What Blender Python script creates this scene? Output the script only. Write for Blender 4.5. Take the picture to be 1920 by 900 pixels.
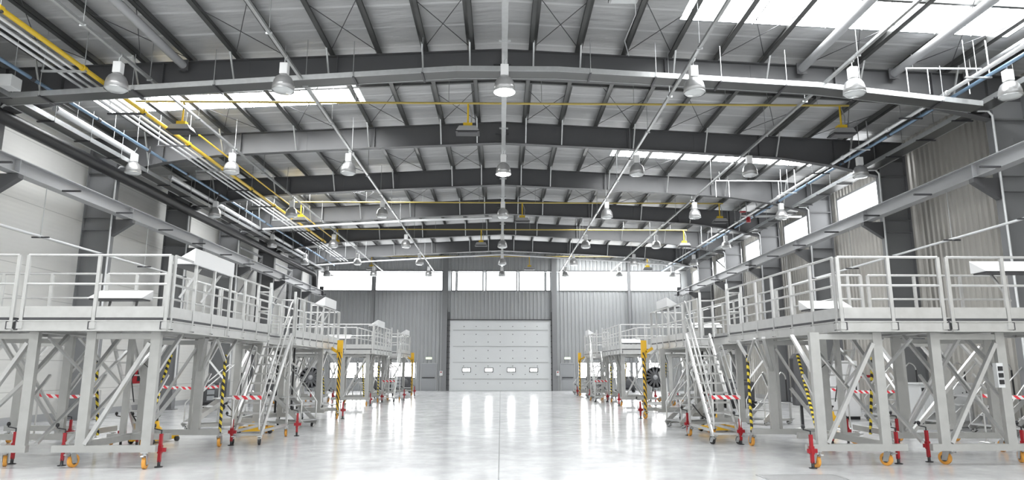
import bpy, math, random
from mathutils import Vector, Matrix
random.seed(7)
S = bpy.context.scene
for o in list(bpy.data.objects): bpy.data.objects.remove(o)
COL = S.collection
# ---------------------------------------------------------------- camera
cam = bpy.data.cameras.new('camera'); camo = bpy.data.objects.new('camera', cam); COL.objects.link(camo)
cam.sensor_width = 36; cam.lens = 24.0; cam.clip_start = .05; cam.clip_end = 300
camo.location = (0, 0, 1.75); camo.rotation_euler = (math.pi/2 + .18535, 0, -.01612)
S.camera = camo
# ---------------------------------------------------------------- light and exposure
SKYLIGHT, WINDOW, REAR, LAMP = 31.0, 7.5, 2.4, 40.0     # daylight through the panes, lamp strength
w = bpy.data.worlds.new('overcast'); S.world = w; w.use_nodes = True
w.node_tree.nodes['Background'].inputs[0].default_value = (.9, .95, 1, 1)
w.node_tree.nodes['Background'].inputs[1].default_value = .3
S.view_settings.view_transform = 'Standard'; S.view_settings.look = 'None'
S.view_settings.gamma = 1; S.view_settings.use_curve_mapping = False
S.view_settings.exposure = -0.45
S.cycles.use_denoising = True
S.cycles.sample_clamp_indirect = 8

# ---------------------------------------------------------------- materials
def mat(name, col, rough=.5, metal=0., noise=0., nscale=4., bump=0., bscale=30., emit=None, rvar=0.):
    m = bpy.data.materials.new(name); m.use_nodes = True; nt = m.node_tree; N = nt.nodes; L = nt.links
    b = N['Principled BSDF']; b.inputs['Roughness'].default_value = rough; b.inputs['Metallic'].default_value = metal
    b.inputs['Base Color'].default_value = (*col, 1)
    tc = N.new('ShaderNodeTexCoord')
    if noise or rvar:
        n = N.new('ShaderNodeTexNoise'); n.inputs['Scale'].default_value = nscale; n.inputs['Detail'].default_value = 5
        L.new(tc.outputs['Object'], n.inputs['Vector'])
        if noise:
            mx = N.new('ShaderNodeMix'); mx.data_type = 'RGBA'
            mx.inputs['A'].default_value = (*[c*(1-noise) for c in col], 1); mx.inputs['B'].default_value = (*[min(1, c*(1+noise)) for c in col], 1)
            L.new(n.outputs['Fac'], mx.inputs['Factor']); L.new(mx.outputs['Result'], b.inputs['Base Color'])
        if rvar:
            mr = N.new('ShaderNodeMapRange'); mr.inputs['To Min'].default_value = rough-rvar; mr.inputs['To Max'].default_value = rough+rvar
            L.new(n.outputs['Fac'], mr.inputs['Value']); L.new(mr.outputs['Result'], b.inputs['Roughness'])
    if bump:
        n2 = N.new('ShaderNodeTexNoise'); n2.inputs['Scale'].default_value = bscale
        L.new(tc.outputs['Object'], n2.inputs['Vector'])
        bp = N.new('ShaderNodeBump'); bp.inputs['Strength'].default_value = bump; bp.inputs['Distance'].default_value = .02
        L.new(n2.outputs['Fac'], bp.inputs['Height']); L.new(bp.outputs['Normal'], b.inputs['Normal'])
    if emit:
        b.inputs['Emission Color'].default_value = (*emit[0], 1); b.inputs['Emission Strength'].default_value = emit[1]
    return m

def stripe_mat(name, c1, c2, scale, vec=(1, 0, 1), rough=.5):
    m = mat(name, c1, rough); nt = m.node_tree; N = nt.nodes; L = nt.links
    tc = N.new('ShaderNodeTexCoord'); d = N.new('ShaderNodeVectorMath'); d.operation = 'DOT_PRODUCT'
    d.inputs[1].default_value = vec; L.new(tc.outputs['Object'], d.inputs[0])
    a = N.new('ShaderNodeMath'); a.operation = 'MULTIPLY'; a.inputs[1].default_value = scale; L.new(d.outputs['Value'], a.inputs[0])
    f = N.new('ShaderNodeMath'); f.operation = 'FRACT'; L.new(a.outputs[0], f.inputs[0])
    g = N.new('ShaderNodeMath'); g.operation = 'GREATER_THAN'; g.inputs[1].default_value = .5; L.new(f.outputs[0], g.inputs[0])
    mx = N.new('ShaderNodeMix'); mx.data_type = 'RGBA'; mx.inputs['A'].default_value = (*c1, 1); mx.inputs['B'].default_value = (*c2, 1)
    L.new(g.outputs[0], mx.inputs['Factor']); L.new(mx.outputs['Result'], N['Principled BSDF'].inputs['Base Color'])
    return m

def floor_mat():
    m = bpy.data.materials.new('polished concrete'); m.use_nodes = True; nt = m.node_tree; N = nt.nodes; L = nt.links
    b = N['Principled BSDF']; tc = N.new('ShaderNodeTexCoord')
    n1 = N.new('ShaderNodeTexNoise'); n1.inputs['Scale'].default_value = .35; n1.inputs['Detail'].default_value = 8; n1.inputs['Distortion'].default_value = .6
    n2 = N.new('ShaderNodeTexNoise'); n2.inputs['Scale'].default_value = 1.7; n2.inputs['Detail'].default_value = 8; n2.inputs['Roughness'].default_value = .7
    for n in (n1, n2): L.new(tc.outputs['Object'], n.inputs['Vector'])
    ad = N.new('ShaderNodeMath'); ad.operation = 'MULTIPLY_ADD'; ad.inputs[1].default_value = .5; L.new(n2.outputs['Fac'], ad.inputs[0]); L.new(n1.outputs['Fac'], ad.inputs[2])
    cr = N.new('ShaderNodeValToRGB'); L.new(ad.outputs[0], cr.inputs['Fac'])
    cr.color_ramp.elements[0].position = .45; cr.color_ramp.elements[0].color = (.50, .505, .51, 1)
    cr.color_ramp.elements[1].position = .95; cr.color_ramp.elements[1].color = (.68, .685, .69, 1)
    # joints
    sp = N.new('ShaderNodeSeparateXYZ'); L.new(tc.outputs['Object'], sp.inputs[0])
    def joint(sock, period, off, wd):
        a = N.new('ShaderNodeMath'); a.operation = 'ADD'; a.inputs[1].default_value = off; L.new(sock, a.inputs[0])
        p = N.new('ShaderNodeMath'); p.operation = 'PINGPONG'; p.inputs[1].default_value = period/2; L.new(a.outputs[0], p.inputs[0])
        c = N.new('ShaderNodeMath'); c.operation = 'LESS_THAN'; c.inputs[1].default_value = wd; L.new(p.outputs[0], c.inputs[0]); return c.outputs[0]
    j1 = joint(sp.outputs['X'], 14.0, .03, .011); j2 = joint(sp.outputs['Y'], 11.8, 5.5, .005)
    mxj = N.new('ShaderNodeMath'); mxj.operation = 'MAXIMUM'; L.new(j1, mxj.inputs[0]); L.new(j2, mxj.inputs[1])
    mx = N.new('ShaderNodeMix'); mx.data_type = 'RGBA'; mx.inputs['B'].default_value = (.2, .2, .2, 1)
    L.new(mxj.outputs[0], mx.inputs['Factor']); L.new(cr.outputs['Color'], mx.inputs['A']); L.new(mx.outputs['Result'], b.inputs['Base Color'])
    mr = N.new('ShaderNodeMapRange'); mr.inputs['From Min'].default_value = .3; mr.inputs['From Max'].default_value = .7
    mr.inputs['To Min'].default_value = .1; mr.inputs['To Max'].default_value = .22; L.new(n2.outputs['Fac'], mr.inputs['Value']); L.new(mr.outputs['Result'], b.inputs['Roughness'])
    b.inputs['Specular IOR Level'].default_value = .3
    bp = N.new('ShaderNodeBump'); bp.inputs['Strength'].default_value = .04; bp.inputs['Distance'].default_value = .02
    n3 = N.new('ShaderNodeTexNoise'); n3.inputs['Scale'].default_value = 1.6; n3.inputs['Detail'].default_value = 2; L.new(tc.outputs['Object'], n3.inputs['Vector'])
    L.new(n3.outputs['Fac'], bp.inputs['Height']); L.new(bp.outputs['Normal'], b.inputs['Normal'])
    return m

def line_mat(name, col, period, axis, wd, rough, dark=.6, bumpd=.01, noise=.06, metal=0.):
    """sheets with seams across one axis"""
    m = bpy.data.materials.new(name); m.use_nodes = True; nt = m.node_tree; N = nt.nodes; L = nt.links
    b = N['Principled BSDF']; b.inputs['Roughness'].default_value = rough; b.inputs['Metallic'].default_value = metal
    tc = N.new('ShaderNodeTexCoord'); sp = N.new('ShaderNodeSeparateXYZ'); L.new(tc.outputs['Object'], sp.inputs[0])
    p = N.new('ShaderNodeMath'); p.operation = 'PINGPONG'; p.inputs[1].default_value = period/2; L.new(sp.outputs[axis], p.inputs[0])
    c = N.new('ShaderNodeMath'); c.operation = 'LESS_THAN'; c.inputs[1].default_value = wd; L.new(p.outputs[0], c.inputs[0])
    n = N.new('ShaderNodeTexNoise'); n.inputs['Scale'].default_value = .8; n.inputs['Detail'].default_value = 5; L.new(tc.outputs['Object'], n.inputs['Vector'])
    m0 = N.new('ShaderNodeMix'); m0.data_type = 'RGBA'; m0.inputs['A'].default_value = (*[x*(1-noise) for x in col], 1); m0.inputs['B'].default_value = (*[x*(1+noise) for x in col], 1)
    L.new(n.outputs['Fac'], m0.inputs['Factor'])
    mx = N.new('ShaderNodeMix'); mx.data_type = 'RGBA'; mx.inputs['B'].default_value = (*[x*dark for x in col], 1)
    L.new(c.outputs[0], mx.inputs['Factor']); L.new(m0.outputs['Result'], mx.inputs['A']); L.new(mx.outputs['Result'], b.inputs['Base Color'])
    return m, nt, b, p, n

AL = mat('brushed aluminium', (.60, .60, .59), .34, .75, .12, 6., rvar=.08)
ALD = mat('dull aluminium', (.47, .47, .455), .42, .6, .12, 5.)
PLATE = mat('deck plate', (.5, .5, .5), .5, .4, .1)
PAINT = mat('grey steel paint', (.095, .096, .1), .42, 0, .06, 2.)
PAINTC = mat('column grey paint', (.2, .203, .21), .42, 0, .06, 2.)
PAINTL = mat('light grey steel paint', (.4, .405, .415), .42, 0, .05, 2.)
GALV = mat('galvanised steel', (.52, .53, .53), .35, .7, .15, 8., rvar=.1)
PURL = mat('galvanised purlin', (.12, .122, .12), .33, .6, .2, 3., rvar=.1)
DARK = mat('dark steel', (.07, .07, .075), .45, .2)
BLACK = mat('black plastic', (.02, .02, .022), .4)
RUBBER = mat('black rubber', (.03, .03, .03), .7)
WHITE = mat('white enamel', (.82, .82, .82), .35)
CONDUIT = mat('white conduit', (.78, .79, .8), .3, .2)
YEL = mat('yellow gas pipe paint', (.74, .5, .03), .35)
YELP = mat('pale yellow gas line paint', (.52, .4, .1), .4)
YELM = mat('yellow machine paint', (.8, .46, .02), .4, 0, .1)
ORANGE = mat('orange polyurethane', (.78, .36, .06), .45)
RED = mat('red jack paint', (.36, .012, .02), .4, 0, .1)
BLUE = mat('blue grey pipe', (.2, .3, .42), .35, .3)
CAB = mat('cabinet grey', (.62, .63, .63), .45)
DOORM = mat('sectional door steel', (.62, .635, .64), .42, 0, .03, 1.)
PDOOR = mat('personnel door grey', (.3, .31, .32), .45)
CORB = mat('grey corrugated sheet', (.37, .38, .385), .38, .35, .06, .7)
CORR = mat('warm grey corrugated sheet', (.50, .485, .45), .36, .3, .08, .6)
SKY = mat('daylit rooflight sheet', (.9, .9, .9), .5, emit=((.97, .99, 1.), SKYLIGHT))
WIN = mat('daylit window pane', (.9, .9, .9), .2, emit=((.97, .99, 1.), WINDOW))
WINR = mat('daylit rear glazing', (.9, .9, .9), .2, emit=((.98, .99, 1.), REAR))
LOWW = mat('daylit low pane', (.9, .9, .9), .2, emit=((1, 1, 1.), 22.))
LENS_ON = mat('lit lamp lens', (.9, .9, .9), .3, emit=((1., 1., .98), LAMP))
LENS = mat('prismatic lamp glass', (.72, .74, .74), .15, .2)
SPUN = mat('spun aluminium reflector', (.46, .46, .46), .3, .6, .08, 10.)
SIGN = mat('exit sign face', (.75, .9, .6), .4, emit=((.75, 1., .55), 1.2))
HAZ = stripe_mat('yellow black hazard stripes', (.8, .62, .05), (.02, .02, .02), 6.5, (.75, .6, 1))
HAZY = stripe_mat('yellow post with thin black stripes', (.78, .47, .03), (.04, .03, .02), 4.6, (2.4, 1.5, 1))
TAPE = stripe_mat('red white tape', (.78, .05, .07), (.85, .85, .85), 5.5, (1, 0, 1))
GRATE = stripe_mat('chequered floor plate', (.42, .42, .42), (.25, .25, .25), 22., (1, 1, 0))
FLOOR = floor_mat()
PANEL, nt_, b_, p_, n_ = line_mat('cream wall panel', (.72, .715, .69), 1.0, 'Z', .012, .45, .7)
tc_ = nt_.nodes.new('ShaderNodeTexCoord'); sp_ = nt_.nodes.new('ShaderNodeSeparateXYZ'); nt_.links.new(tc_.outputs['Object'], sp_.inputs[0])
pp_ = nt_.nodes.new('ShaderNodeMath'); pp_.operation = 'PINGPONG'; pp_.inputs[1].default_value = .07; nt_.links.new(sp_.outputs['Z'], pp_.inputs[0])
bp_ = nt_.nodes.new('ShaderNodeBump'); bp_.inputs['Strength'].default_value = .35; bp_.inputs['Distance'].default_value = .1
nt_.links.new(pp_.outputs[0], bp_.inputs['Height']); nt_.links.new(bp_.outputs['Normal'], b_.inputs['Normal'])
def ins_mat():
    m, nt, b, p, n = line_mat('foil insulation sheet', (.52, .523, .525), 1.15, 'Y', .05, .42, 1.3, metal=.25, noise=.1)
    N = nt.nodes; L = nt.links
    tc = N.new('ShaderNodeTexCoord'); mp = N.new('ShaderNodeMapping'); mp.inputs['Scale'].default_value = (.5, 2.2, 1)
    L.new(tc.outputs['Object'], mp.inputs[0])
    n2 = N.new('ShaderNodeTexNoise'); n2.inputs['Scale'].default_value = 1.5; n2.inputs['Detail'].default_value = 4; L.new(mp.outputs[0], n2.inputs['Vector'])
    bp = N.new('ShaderNodeBump'); bp.inputs['Strength'].default_value = .5; bp.inputs['Distance'].default_value = .12
    L.new(n2.outputs['Fac'], bp.inputs['Height']); L.new(bp.outputs['Normal'], b.inputs['Normal']); return m
INS = ins_mat()

# ---------------------------------------------------------------- mesh builder
class MB:
    def __init__(s): s.v = []; s.f = []; s.sm = []
    def add(s, vs, fs, smooth=False):
        n = len(s.v); s.v += [tuple(x) for x in vs]; s.f += [tuple(i+n for i in f) for f in fs]; s.sm += [smooth]*len(fs); return s
    def box(s, x0, x1, y0, y1, z0, z1):
        x0, x1 = sorted((x0, x1)); y0, y1 = sorted((y0, y1)); z0, z1 = sorted((z0, z1))
        return s.add([(x0,y0,z0),(x1,y0,z0),(x1,y1,z0),(x0,y1,z0),(x0,y0,z1),(x1,y0,z1),(x1,y1,z1),(x0,y1,z1)],
                     [(0,3,2,1),(4,5,6,7),(0,1,5,4),(1,2,6,5),(2,3,7,6),(3,0,4,7)])
    def bar(s, a, b, w, h, up=(0, 0, 1)):
        a = Vector(a); b = Vector(b); d = (b-a).normalized(); up = Vector(up)
        if abs(d.dot(up)) > .98: up = Vector((0, 1, 0))
        r = d.cross(up).normalized()*w/2; u = r.cross(d).normalized()*h/2
        vs = [p+x for p in (a, b) for x in (-r-u, r-u, r+u, -r+u)]
        return s.add(vs, [(0,3,2,1),(4,5,6,7),(0,1,5,4),(1,2,6,5),(2,3,7,6),(3,0,4,7)])
    def tube(s, pts, r, n=8, caps=True):
        pts = [Vector(p) for p in pts]; m = len(pts); rings = []; prev = None
        for i, p in enumerate(pts):
            t = ((pts[min(i+1, m-1)]-p).normalized() + (p-pts[max(i-1, 0)]).normalized()).normalized()
            if prev is None:
                ref = Vector((0, 0, 1)) if abs(t.z) < .9 else Vector((1, 0, 0)); a = t.cross(ref).normalized()
            else: a = (prev - t*prev.dot(t)).normalized()
            prev = a; bb = t.cross(a)
            rings.append([p + (a*math.cos(2*math.pi*k/n)+bb*math.sin(2*math.pi*k/n))*r for k in range(n)])
        vs = [v for R in rings for v in R]
        fs = [(i*n+k, i*n+(k+1)%n, (i+1)*n+(k+1)%n, (i+1)*n+k) for i in range(m-1) for k in range(n)]
        s.add(vs, fs, True)
        if caps: s.add(rings[0], [tuple(range(n))[::-1]]); s.add(rings[-1], [tuple(range(n))])
        return s
    def lathe(s, prof, c=(0, 0, 0), n=20, axis='z'):
        vs = []
        for r, h in prof:
            for k in range(n):
                a = 2*math.pi*k/n; x, y = r*math.cos(a), r*math.sin(a)
                p = (x, y, h) if axis == 'z' else ((h, x, y) if axis == 'x' else (x, h, y))
                vs.append((p[0]+c[0], p[1]+c[1], p[2]+c[2]))
        m = len(prof)
        return s.add(vs, [(i*n+k, i*n+(k+1)%n, (i+1)*n+(k+1)%n, (i+1)*n+k) for i in range(m-1) for k in range(n)], True)
    def prism(s, poly, axis, t0, t1):
        """poly: 2D outline; axis 'x': poly=(y,z), 'y': poly=(x,z), 'z': poly=(x,y)"""
        f = {'x': lambda a, b, t: (t, a, b), 'y': lambda a, b, t: (a, t, b), 'z': lambda a, b, t: (a, b, t)}[axis]
        n = len(poly); vs = [f(a, b, t0) for a, b in poly]+[f(a, b, t1) for a, b in poly]
        return s.add(vs, [tuple(range(n)), tuple(range(n, 2*n))[::-1]]+[(i, i+n, (i+1) % n+n, (i+1) % n) for i in range(n)])
    def build(s, name, m, parent=None, loc=None, bevel=0):
        me = bpy.data.meshes.new(name); me.from_pydata(s.v, [], s.f); me.materials.append(m)
        me.polygons.foreach_set('use_smooth', s.sm); 
        import bmesh
        bm = bmesh.new(); bm.from_mesh(me); bmesh.ops.recalc_face_normals(bm, faces=bm.faces); bm.to_mesh(me); bm.free()
        o = bpy.data.objects.new(name, me); COL.objects.link(o)
        if loc: o.location = loc
        if parent: o.parent = parent
        if bevel:
            b = o.modifiers.new('bevel', 'BEVEL'); b.width = bevel; b.segments = 2; b.limit_method = 'ANGLE'
        return o
def tag(o, label, cat, group=None, kind=None):
    o['label'] = label; o['category'] = cat
    if group: o['group'] = group
    if kind: o['kind'] = kind
    return o
def struct(o, label=None, cat=None, group=None):
    o['kind'] = 'structure'
    if label: o['label'] = label
    if cat: o['category'] = cat
    if group: o['group'] = group
    return o
def empty(name, loc, label, cat, group=None, rz=0):
    o = bpy.data.objects.new(name, None); COL.objects.link(o); o.location = loc; o.rotation_euler = (0, 0, rz); o.empty_display_size = .2
    return tag(o, label, cat, group)
def copy_tree(o, parent=None):
    c = o.copy(); COL.objects.link(c)
    if parent: c.parent = parent
    for ch in o.children: copy_tree(ch, c)
    return c
ORD = ['first', 'second', 'third', 'fourth', 'fifth', 'sixth', 'seventh', 'eighth', 'ninth', 'tenth', 'eleventh', 'twelfth', 'thirteenth']

# ================================================================ SETTING
XW, Y0, Y1 = 15.1, -10.0, 54.3
FR = [18.4+5.9*k for k in range(6)]          # portal frames in view
ZR = lambda x: 11.02-.05*abs(x)              # underside of the insulation
ZT = lambda x: 10.77-.05*abs(x)              # top of the roof beams
struct(MB().box(-XW-.5, XW+.5, Y0-.5, Y1+.5, -.2, 0).build('floor', FLOOR), 'pale polished concrete floor with one long joint down the middle', 'floor')
# ceiling with rooflight openings: rooflights alternate between the two slopes
bays = [-11.1+5.9*k for k in range(12)]
LIGHTS = []
for k, y in enumerate(bays):
    yn = y+5.9; side = -1 if k % 2 == 0 else 1     # bay from 18.4 (k=5 -> right is odd...) set below
    LIGHTS.append((side, yn-4.1, yn-1.8))
LIGHTS = [(1 if round((b-12.5)/5.9) % 2 == 0 else -1, b+1.8, b+4.1) for b in bays if b+4.1 < Y1 and b > Y0-2]
LX0, LX1 = 4.7, 13.4
for sd, nm in ((-1, 'ceiling_left'), (1, 'ceiling_right')):
    ys = sorted({Y0-.5, Y1+.3} | {v for s_, a, b in LIGHTS if s_ == sd for v in (a, b)}); xs = [0, LX0, LX1, XW+.4]
    mb = MB(); idx = {}
    for i, x in enumerate(xs):
        for j, y in enumerate(ys): idx[i, j] = len(mb.v); mb.v.append((sd*x, y, ZR(x)))
    for i in range(len(xs)-1):
        for j in range(len(ys)-1):
            ym = (ys[j]+ys[j+1])/2
            if i == 1 and any(s_ == sd and a < ym < b for s_, a, b in LIGHTS): continue
            mb.f.append((idx[i, j], idx[i+1, j], idx[i+1, j+1], idx[i, j+1])); mb.sm.append(False)
    struct(mb.build(nm, INS), 'foil-faced insulation sheets on the %s roof slope' % nm[8:], 'ceiling')
wn = [0]
def win(mb, m, label, cat='window'):
    wn[0] += 1; return struct(mb.build('window_%d' % wn[0], m), label, cat)
for sd, a, b in LIGHTS:
    o = win(MB().add([(sd*LX0, a, ZR(LX0)+.03), (sd*LX1, a, ZR(LX1)+.03), (sd*LX1, b, ZR(LX1)+.03), (sd*LX0, b, ZR(LX0)+.03)], [(0, 1, 2, 3)]), SKY,
        'bright rooflight strip in the %s roof slope, about %d metres into the hall' % ('left' if sd < 0 else 'right', a), 'rooflight')
    f = MB()
    for t in range(1, 9):
        x = LX0+(LX1-LX0)*t/9
        f.bar((sd*x, a, ZR(x)), (sd*x, b, ZR(x)), .03, .03)
    f.build('frame', GALV, o)

# corrugated wall sheets
def corr(mb, a0, a1, z0, z1, place, pitch=.3, d=.045):
    pr = []; a = math.floor(a0/pitch)*pitch
    while a < a1:
        for t, e in ((0, 0), (.55, 0), (.68, 1), (.87, 1)):
            q = a+t*pitch
            if a0 <= q <= a1: pr.append((q, e*d))
        a += pitch
    pr = [(a0, 0)]+pr+[(a1, 0)]
    vs = [place(q, e, z) for z in (z0, z1) for q, e in pr]; n = len(pr)
    mb.add(vs, [(i, i+1, n+i+1, n+i) for i in range(n-1)])
# back wall
bw = MB(); pb = lambda q, e, z: (q, Y1-e, z)
corr(bw, -XW, -4.35, 2.2, 7.8, pb); corr(bw, 4.35, XW, 2.2, 7.8, pb); corr(bw, -4.35, 4.35, 5.45, 7.8, pb)
corr(bw, -XW, XW, 9.4, 10.3, pb); corr(bw, -8, 8, 10.3, 10.6, pb); corr(bw, -5, 5, 10.6, 10.9, pb)
for a, b in ((-XW, -13.3), (-6.6, -6.25), (-5.0, -4.0), (3.9, 4.65), (5.8, 6.1), (13.0, XW)): corr(bw, a, b, 0, 2.2, pb)
for a, b in ((-13.3, -6.6), (6.1, 13.0)): corr(bw, a, b, 0, .95, pb)
for a, b in ((-6.25, -5.0), (4.65, 5.8)): corr(bw, a, b, 2.1, 2.2, pb)
corr(bw, -4.35, -4.0, 2.2, 5.45, pb); corr(bw, 3.9, 4.35, 2.2, 5.45, pb)
struct(bw.build('wall_back', CORB), 'grey vertically corrugated end wall around the big door', 'wall')
struct(MB().box(-XW, XW, Y1+.5, Y1+.7, -.1, 11.2).build('trim_1', CORB), 'outer skin of the end wall', 'wall')
def bwin(x0, x1, z0, z1, m, label):
    o = win(MB().box(x0, x1, Y1+.02, Y1+.05, z0, z1), m, label)
    f = MB().bar((x0, Y1-.03, z0), (x1, Y1-.03, z0), .1, .07).bar((x0, Y1-.03, z1), (x1, Y1-.03, z1), .1, .07).bar((x0, Y1-.03, z0), (x0, Y1-.03, z1), .08, .1).bar((x1, Y1-.03, z0), (x1, Y1-.03, z1), .08, .1)
    f.build('frame', PAINT, o); return o
for x0, x1, lb in ((-14.6, -10.25, 'far left high window of the end wall'), (-10.0, -4.65, 'high end wall window just left of the big door'), (-3.95, -3.6, 'narrow left light over the big door'),
                   (-3.5, -1.45, 'second high light over the big door'), (-1.2, 1.25, 'middle high light over the big door'), (1.45, 3.5, 'fourth high light over the big door'),
                   (3.6, 3.95, 'narrow right light over the big door'), (4.65, 10.15, 'high end wall window just right of the big door'), (10.35, 14.4, 'far right high window of the end wall')):
    bwin(x0, x1, 7.8, 9.4, WIN, lb)
for x0, x1, lb in ((-13.3, -11.2, 'outer'), (-11.1, -8.9, 'middle'), (-8.8, -6.65, 'inner')): bwin(x0, x1, .97, 2.18, LOWW, lb+' low window of the end wall behind the left docks')
for x0, x1, lb in ((6.15, 8.3, 'inner'), (8.4, 10.6, 'middle'), (10.7, 12.95, 'outer')): bwin(x0, x1, .97, 2.18, LOWW, lb+' low window of the end wall behind the right docks')
# sectional door
def door_panel():
    o = struct(MB().box(-4.02, 3.94, Y1-.12, Y1+.0, 0.02, 5.45).build('door_1', DOORM), 'large pale grey sectional door closing the end wall', 'door')
    g = MB()
    for k in range(1, 6):
        z = 5.45*k/6+(-.05); 
    g = MB()
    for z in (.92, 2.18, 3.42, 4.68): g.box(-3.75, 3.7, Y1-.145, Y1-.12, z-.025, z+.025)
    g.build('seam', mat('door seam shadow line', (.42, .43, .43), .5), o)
    for x in (-2.67, -.93, .82, 2.57):
        f = MB().box(x-.34, x+.34, Y1-.15, Y1-.12, 1.42, 1.78).build('pane_frame', BLACK, o, bevel=.012)
        MB().box(x-.27, x+.27, Y1-.162, Y1-.15, 1.48, 1.72).build('pane', LOWW, f)
    st = MB()
    for z in (.6, 1.25, 1.9, 2.5, 3.1, 3.75, 4.35, 4.97):
        for x in (-2.9, -1.95, -1., -.05, .93, 1.9, 2.85): st.lathe([(0, -.01), (.035, -.01), (.035, 0)], (x, Y1-.12, z), 8, 'y')
    st.build('stud', DARK, o)
    for x, s_ in ((-4.1, 'left'), (4.02, 'right')):
        t = MB().box(x-.06, x+.06, Y1-.2, Y1, 0, 6.1)
        t.build('track', PAINT, o)
        h = MB()
        for k in range(12): h.box(x-.1, x+.1, Y1-.24, Y1-.2, .4+k*.42, .47+k*.42)
        h.build('roller_bracket', DARK, o)
    MB().box(-4.2, 4.12, Y1-.2, Y1-.02, 5.45, 5.53).build('lintel_bar', DARK, o)
door_panel()
for i, (x0, x1, lb) in enumerate(((-6.2, -5.04, 'grey personnel door left of the big sectional door'), (4.7, 5.75, 'grey personnel door right of the big sectional door'))):
    o = struct(MB().box(x0, x1, Y1-.04, Y1+.03, .01, 2.08).build('door_%d' % (i+2), PDOOR), lb, 'door')
    MB().box(x0+.08, x1-.1, Y1-.1, Y1-.06, .98, 1.04).build('push_bar', BLACK, o)
    MB().box(x0-.06, x0, Y1-.07, Y1, 0, 2.12).box(x1, x1+.06, Y1-.07, Y1, 0, 2.12).box(x0, x1, Y1-.07, Y1, 2.08, 2.14).build('frame', PAINTL, o)
    MB().box(x0+.12, x1-.12, Y1-.05, Y1-.04, .1, .92).build('panel', PDOOR, o)
    s = empty('exit_sign', ((x0+x1)/2, Y1, 2.5), 'small lit exit sign above the personnel door %s of the big door' % ('left' if i == 0 else 'right'), 'sign', 'exit signs')
    MB().box(-.25, .25, -.1, -.04, -.09, .09).build('housing', WHITE, s); MB().box(-.22, .22, -.11, -.1, -.07, .07).build('sign_face', SIGN, s)
for x, lb in ((-4.62, 'left'), (4.42, 'right')):
    s = empty('door_control', (x, Y1-.38, 1.35), 'small door control box with red button on the post %s of the big door' % lb, 'control box')
    MB().box(-.12, .12, -.06, .05, -.18, .18).build('housing', CAB, s); MB().lathe([(0, -.1), (.05, -.1), (.05, -.06)], (0, 0, .08), 12, 'y').build('button', RED, s)
# end wall posts
for x, lb in ((-4.42, 'end wall post left of the big door'), (4.22, 'end wall post right of the big door'), (-10.1, 'end wall post among the left windows'), (10.2, 'end wall post among the right windows')):
    wdt = .2 if abs(x) < 6 else .1
    zt = ZT(x)
    m = MB().box(x-wdt, x+wdt, Y1-.36, Y1-.34, 0, zt).box(x-wdt, x+wdt, Y1-.1, Y1-.08, 0, zt).box(x-.01, x+.01, Y1-.34, Y1-.1, 0, zt)
    struct(m.build('column', PAINTC), lb, 'column')
# left wall: cream panels, dark plinth line
struct(MB().box(-XW-.4, -XW-.2, Y0, Y1, 0, 10.4).build('wall_left', PANEL), 'cream horizontal panel wall on the left', 'wall')
struct(MB().box(-XW-.2, -XW-.17, Y0, Y1, 0.0, .24).build('baseboard_left', PAINTL), 'pale plinth strip along the left wall', 'baseboard')
# right wall
rw = MB(); pr_ = lambda q, e, z: (XW+.2-e, q, z)
corr(rw, Y0, Y1, 0, 7.75, pr_, .28, .05); corr(rw, Y0, Y1, 9.25, 10.4, pr_, .28, .05)
RWIN = [(FR[1]+.35, FR[2]-.3), (FR[2]+.35, FR[3]-.3), (FR[3]+.35, FR[4]-.3), (FR[4]+.35, FR[5]-.3), (FR[5]+.35, FR[5]+5.6)]
corr(rw, 12.0, FR[1]+.35, 7.75, 9.25, pr_, .28, .05)
for a, b in RWIN: corr(rw, b, b+.65, 7.75, 9.25, pr_, .28, .05)
struct(rw.build('wall_right', CORR), 'warm grey corrugated wall on the right', 'wall')
for i, (a, b) in enumerate(RWIN+[(Y0+.5, 3.2), (3.9, 11.6)]):
    o = win(MB().box(XW+.22, XW+.26, a, b, 7.75, 9.25), WIN, 'right wall clerestory window, %s from the near end' % ORD[i] if i < 5 else 'clerestory window of the right wall beside the camera')
    m = MB().bar((XW+.17, a, 9.25), (XW+.17, b, 9.25), .08, .08).bar((XW+.17, a, 7.75), (XW+.17, b, 7.75), .08, .08).bar((XW+.17, a, 7.75), (XW+.17, a, 9.25), .1, .1).bar((XW+.17, b, 7.75), (XW+.17, b, 9.25), .1, .1)
    m.build('frame', PAINTL, o)
struct(MB().box(XW+.16, XW+.2, Y0, Y1, 0.0, .24).build('baseboard_right', PAINTL), 'pale plinth strip along the right wall', 'baseboard')
# wall behind the camera, with a glazed gate
struct(MB().box(-XW-.4, XW+.4, Y0-.2, Y0-.05, 6.2, 11.2).box(-XW-.4, -10, Y0-.2, Y0-.05, 0, 6.2).box(10, XW+.4, Y0-.2, Y0-.05, 0, 6.2).build('wall_front', CORB), 'end wall behind the camera', 'wall')
o = win(MB().box(-10, 10, Y0-.15, Y0-.1, .1, 6.2), WINR, 'glazed gate of the end wall behind the camera')
m = MB()
for x in range(-10, 11, 2): m.bar((x, Y0-.05, 0), (x, Y0-.05, 6.2), .12, .1)
for z in (0.1, 2, 4, 6.15): m.bar((-10, Y0-.05, z), (10, Y0-.05, z), .1, .12)
m.build('frame', PAINT, o)

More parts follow.
